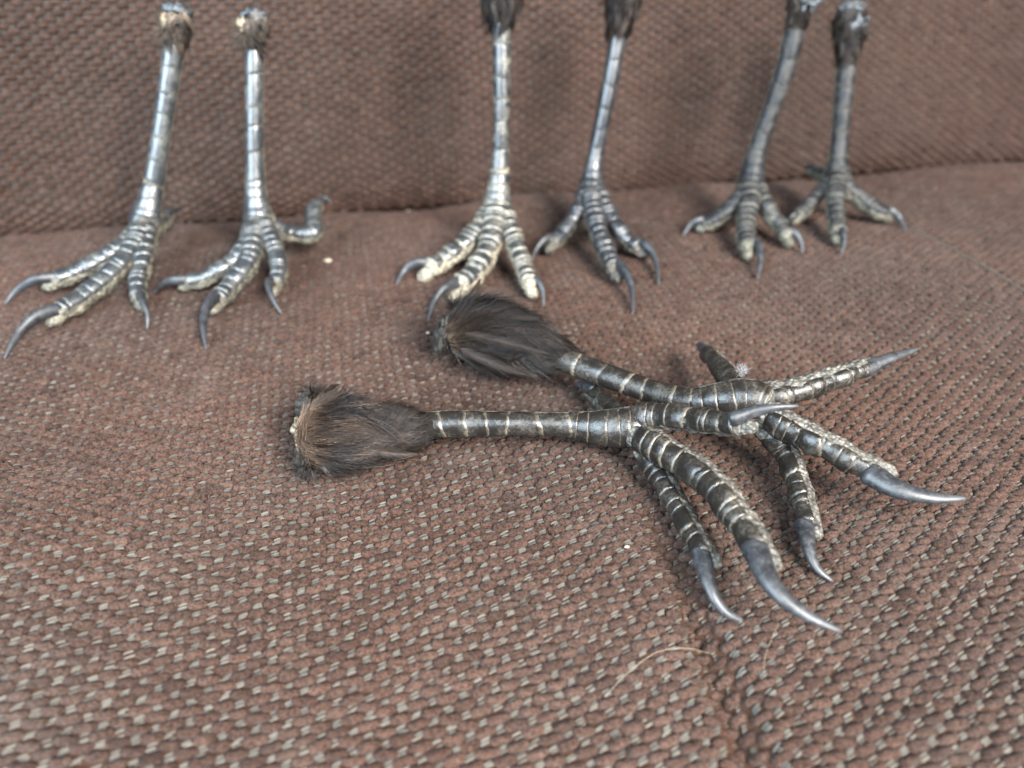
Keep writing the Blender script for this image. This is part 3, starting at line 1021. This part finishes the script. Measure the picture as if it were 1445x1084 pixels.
a2, s2 = up_foot("standing black bird foot second from the left, its hind toe raised and crooked", 'grey', 131, (360, 400), (366, 312, 1.5),
    [(359, 66, 0.27), (359, 120, 0.27), (359, 180, 0.27), (360, 240, 0.29), (362, 280, 0.36)],
    [dict(pts=[(357, 328, 1.35, 0.30), (338, 362, 1.0, 0.25), (300, 388, 0.65, 0.22), (262, 400, 0.45, 0.2)], claw=[(272, 397, 0.5), (248, 396, 0.6), (230, 402, 0.4), (214, 416, 0.1)], cr=0.17),
     dict(pts=[(360, 332, 1.35, 0.32), (352, 368, 1.0, 0.29), (328, 402, 0.6, 0.27), (304, 428, 0.42, 0.24)], claw=[(310, 418, 0.5), (296, 428, 0.6), (287, 455, 0.4), (291, 493, 0.08)], cr=0.21),
     dict(pts=[(378, 330, 1.35, 0.29), (390, 358, 1.0, 0.26), (394, 385, 0.62, 0.24), (388, 404, 0.42, 0.2)], claw=[(388, 393, 0.5), (379, 402, 0.6), (386, 424, 0.4), (398, 444, 0.1)], cr=0.17),
     dict(pts=[(385, 322, 1.3, 0.30), (412, 330, 0.95, 0.23), (441, 330, 0.9, 0.29), (442, 303, 1.2, 0.26), (448, 288, 1.35, 0.22)], claw=[(446, 294, 1.3), (451, 283, 1.4), (460, 280, 1.4), (468, 287, 1.3)], cr=0.17, pads=2)],
    lean=1.3, edge=0.3, toe_edge=0.45)
c1, s3 = up_foot("standing bird foot with cream skin between black scutes, behind the feathered ends", 'cream', 161, (700, 370), (701, 296, 1.5),
    [(708, 30, 0.29), (708, 90, 0.28), (708, 150, 0.27), (706, 215, 0.28), (704, 255, 0.36)],
    [dict(pts=[(690, 310, 1.4, 0.33), (662, 340, 1.0, 0.27), (630, 365, 0.65, 0.26), (603, 382, 0.45, 0.24)], claw=[(610, 374, 0.52), (588, 372, 0.62), (570, 384, 0.4), (557, 408, 0.1)]),
     dict(pts=[(698, 315, 1.4, 0.36), (690, 350, 1.0, 0.30), (670, 385, 0.65, 0.29), (645, 408, 0.45, 0.26)], claw=[(652, 400, 0.5), (630, 406, 0.65), (613, 427, 0.4), (603, 456, 0.1)], cr=0.21),
     dict(pts=[(714, 312, 1.4, 0.31), (728, 348, 1.0, 0.26), (741, 382, 0.6, 0.23), (750, 406, 0.45, 0.21)], claw=[(747, 395, 0.5), (757, 396, 0.6), (766, 412, 0.4), (767, 434, 0.1)], cr=0.16)],
    lean=1.1, edge=0.7, toe_edge=0.7, rb=0.52, half=1.30, lap=-0.08, slim=1.0)
c2, s4 = up_foot("standing near-black bird foot right of the cream-skinned one, its claws sharply hooked", 'dark', 191, (840, 350), (834, 268, 1.5),
    [(872, 50, 0.29), (864, 100, 0.28), (853, 155, 0.27), (841, 215, 0.28), (836, 245, 0.36)],
    [dict(pts=[(824, 282, 1.4, 0.30), (810, 308, 1.0, 0.25), (792, 332, 0.6, 0.24), (778, 346, 0.45, 0.22)], claw=[(784, 338, 0.5), (770, 338, 0.62), (757, 352, 0.4), (748, 372, 0.1)], cr=0.17),
     dict(pts=[(835, 288, 1.4, 0.33), (844, 325, 1.0, 0.29), (856, 358, 0.6, 0.28), (870, 384, 0.45, 0.25)], claw=[(866, 372, 0.5), (878, 378, 0.65), (891, 405, 0.4), (893, 444, 0.1)], cr=0.2),
     dict(pts=[(848, 284, 1.4, 0.31), (866, 315, 1.0, 0.26), (885, 340, 0.6, 0.25), (905, 352, 0.45, 0.23)], claw=[(897, 346, 0.5), (911, 347, 0.65), (925, 367, 0.4), (930, 402, 0.1)], cr=0.18)],
    lean=1.1, edge=0.35, toe_edge=0.45)
r1, s5 = up_foot("standing scuffed bird foot leaning right, front claw pointing straight ahead", 'scuffed', 221, (1060, 340), (1058, 262, 1.5),
    [(1122, 42, 0.33), (1110, 90, 0.32), (1094, 140, 0.30), (1074, 195, 0.30), (1064, 230, 0.38)],
    [dict(pts=[(1048, 275, 1.4, 0.31), (1030, 295, 1.0, 0.26), (1010, 310, 0.65, 0.25), (992, 318, 0.45, 0.22)], claw=[(1000, 313, 0.52), (985, 312, 0.6), (973, 320, 0.4), (963, 334, 0.1)]),
     dict(pts=[(1058, 280, 1.4, 0.34), (1054, 305, 1.0, 0.30), (1052, 330, 0.65, 0.29), (1056, 352, 0.45, 0.27)], claw=[(1060, 342, 0.5), (1069, 346, 0.6), (1073, 366, 0.4), (1069, 394, 0.08)], cr=0.2),
     dict(pts=[(1070, 275, 1.4, 0.30), (1086, 300, 1.0, 0.26), (1100, 320, 0.6, 0.25), (1112, 336, 0.45, 0.23)], claw=[(1106, 328, 0.5), (1118, 328, 0.6), (1129, 340, 0.4), (1133, 358, 0.1)], cr=0.17)],
    lean=1.1, edge=0.55, toe_edge=0.7)
r2, s6 = up_foot("standing scuffed bird foot farthest right, one toe stretched out to the right", 'scuffed', 251, (1185, 320), (1180, 250, 1.5),
    [(1195, 85, 0.32), (1192, 120, 0.31), (1188, 160, 0.30), (1185, 200, 0.30), (1182, 228, 0.34)],
    [dict(pts=[(1172, 258, 1.4, 0.28), (1155, 275, 1.05, 0.24), (1138, 294, 0.7, 0.22), (1126, 306, 0.5, 0.2)], claw=[(1131, 300, 0.55), (1120, 304, 0.6), (1112, 312, 0.4), (1105, 321, 0.1)], cr=0.15),
     dict(pts=[(1180, 265, 1.4, 0.33), (1178, 290, 1.0, 0.28), (1180, 312, 0.65, 0.27), (1183, 332, 0.45, 0.25)], claw=[(1183, 324, 0.5), (1189, 328, 0.6), (1191, 342, 0.4), (1187, 360, 0.1)], cr=0.17),
     dict(pts=[(1190, 262, 1.4, 0.30), (1212, 280, 1.0, 0.27), (1235, 296, 0.7, 0.25), (1252, 304, 0.5, 0.22)], claw=[(1244, 299, 0.55), (1256, 298, 0.65), (1270, 310, 0.4), (1278, 331, 0.1)], cr=0.17),
     dict(pts=[(1172, 250, 1.2, 0.30), (1158, 245, 1.0, 0.24), (1146, 240, 1.0, 0.2)], claw=[(1150, 241, 1.05), (1141, 236, 1.0), (1134, 236, 0.8)], cr=0.15, pads=2)],
    lean=1.1, edge=0.55, toe_edge=0.7)


def top_axis(sh):
    p, q = P3(sh[0]), P3(sh[1])
    return p, unit(p - q)


for foot, sh, kind, clumps, length, rr, rise, sm in (
        (a1, s1, 'tan', 60, 0.55, 0.42, 0.95, M_STUMP_BLUE), (a2, s2, 'tan', 50, 0.45, 0.40, 0.85, M_STUMP_BLUE),
        (c1, s3, 'black', 90, 1.05, 0.50, 1.5, None), (c2, s4, 'black', 90, 0.75, 0.48, 1.6, None),
        (r1, s5, 'black', 50, 0.45, 0.42, 1.4, M_STUMP_BLUE), (r2, s6, 'black', 110, 0.80, 0.46, 1.7, M_STUMP_BLUE)):
    p, ax = top_axis(sh)
    seed = int(abs(p[0]) * 100) + 5
    pts = [p + ax * rise, p + ax * rise * 0.6, p + ax * rise * 0.2, p - ax * 0.15]
    core = add_tuft(foot, pts, [rr * 0.9, rr, rr * 0.85, 0.29], kind, clumps, 22, length, 0.35, 0.30, seed, width=0.009, s_hi=0.95)
    stump_end(foot, p + ax * (rise * 0.95), ax, rr * 0.95, sm or M_STUMP_DARK, seed, 0.5, 0.5)
    if kind == 'tan':
        stump_end(foot, p + ax * rise * 0.75 + np.array([-0.25, -0.28, 0]), ax, 0.15, M_BONE, seed + 1, 1.2, 0.6)
        curls(core, p + ax * rise * 0.9, 0.36, 240, 0.30, M_FEATHER['black'], seed + 7, 0.3, 1.0, (0, 0, 0))
        curls(core, p + ax * rise * 0.5 + np.array([-0.1, -0.2, 0]), 0.34, 260, 0.45, M_FEATHER['tan'], seed + 8, 0.1, 1.0, (-0.3, -0.6, -0.6))
    if sm is M_STUMP_BLUE and kind != 'tan':
        stump_end(foot, p + ax * rise * 0.65 + np.array([0.1, -0.2, 0]), ax, rr * 0.8, sm, seed + 2, 0.9, 0.7)
        curls(core, p + ax * rise * 0.6, 0.45, 420, 0.40, M_FEATHER['black'], seed + 9, 0.4, 1.0, (0, -0.3, -0.6))

# ------------------------------------------------------------------ small loose things
fuzz(15000)
rng = np.random.default_rng(5)
v = []
K = 90
d = rng.normal(0, 1, (K, 3))
d[:, 2] = np.abs(d[:, 2]) + 0.2
d /= np.linalg.norm(d, axis=1)[:, None]
c = pz(1048, 524, 1.95)
roots = c + rng.normal(0, 0.05, (K, 3))
nn = np.cross(d, rng.normal(0, 1, (K, 3)))
nn /= np.linalg.norm(nn, axis=1)[:, None]
v, f, tn, al = strands(roots, d, nn, rng.uniform(0.07, 0.20, K), 0.003, rng.normal(0, 0.5, K), rng.normal(0, 0.5, K), 5, rng.uniform(0.3, 1, K), rng)
o = link_mesh("down_tuft", v, f, M_DOWN, None, {"tone": tn, "along": al})
o["label"] = "wisp of white down caught on the foot behind the nearest one"
o["category"] = "down"


def stray(pix, label, r):
    P = [pz(x, y, 0) for x, y in pix]
    P = [p + np.array([0, 0, float(seat_h(np.array(p[0]), np.array(p[1]))) + 0.13]) for p in P]
    v, f = tube_mesh(P, [r] * (len(P) - 1) + [r * 0.5], 6, 40)
    o = link_mesh("stray_hair", v, f, M_HAIR)
    o["label"] = label
    o["category"] = "hair"
    o["group"] = "stray hairs on the seat"


stray([(855, 972), (885, 945), (925, 921), (965, 914), (1012, 911)], "long blond bent hair on the seat in front of the nearest claws", 0.0027)
stray([(1078, 948), (1080, 925), (1088, 905), (1097, 885)], "short fine hair on the seat just under the nearest long claw", 0.0022)


def fleck(x, y, r, label, seed):
    p = pz(x, y, 0)
    p[2] = float(seat_h(np.array(p[0]), np.array(p[1]))) + 0.12
    v, f = blob(p, (np.array([1, 0, 0]), np.array([0, 1, 0]), np.array([0, 0, 1])), (r, r * 0.7, r * 0.5), 8, 10, 0.4, 2.0, seed)
    o = link_mesh("lint_fleck", v, f, M_LINT)
    o["label"] = label
    o["category"] = "lint"
    o["group"] = "flecks of lint on the seat"


fleck(463, 369, 0.12, "pale lint fleck on the seat right of the crooked hind toe", 1)
fleck(575, 283, 0.10, "pale lint fleck beside the crease left of the cream-skinned foot", 2)
fleck(605, 478, 0.06, "tiny pale fleck on the seat left of the glossy feathered end", 3)
fleck(883, 786, 0.05, "tiny white fleck on the seat left of the nearest claws", 4)
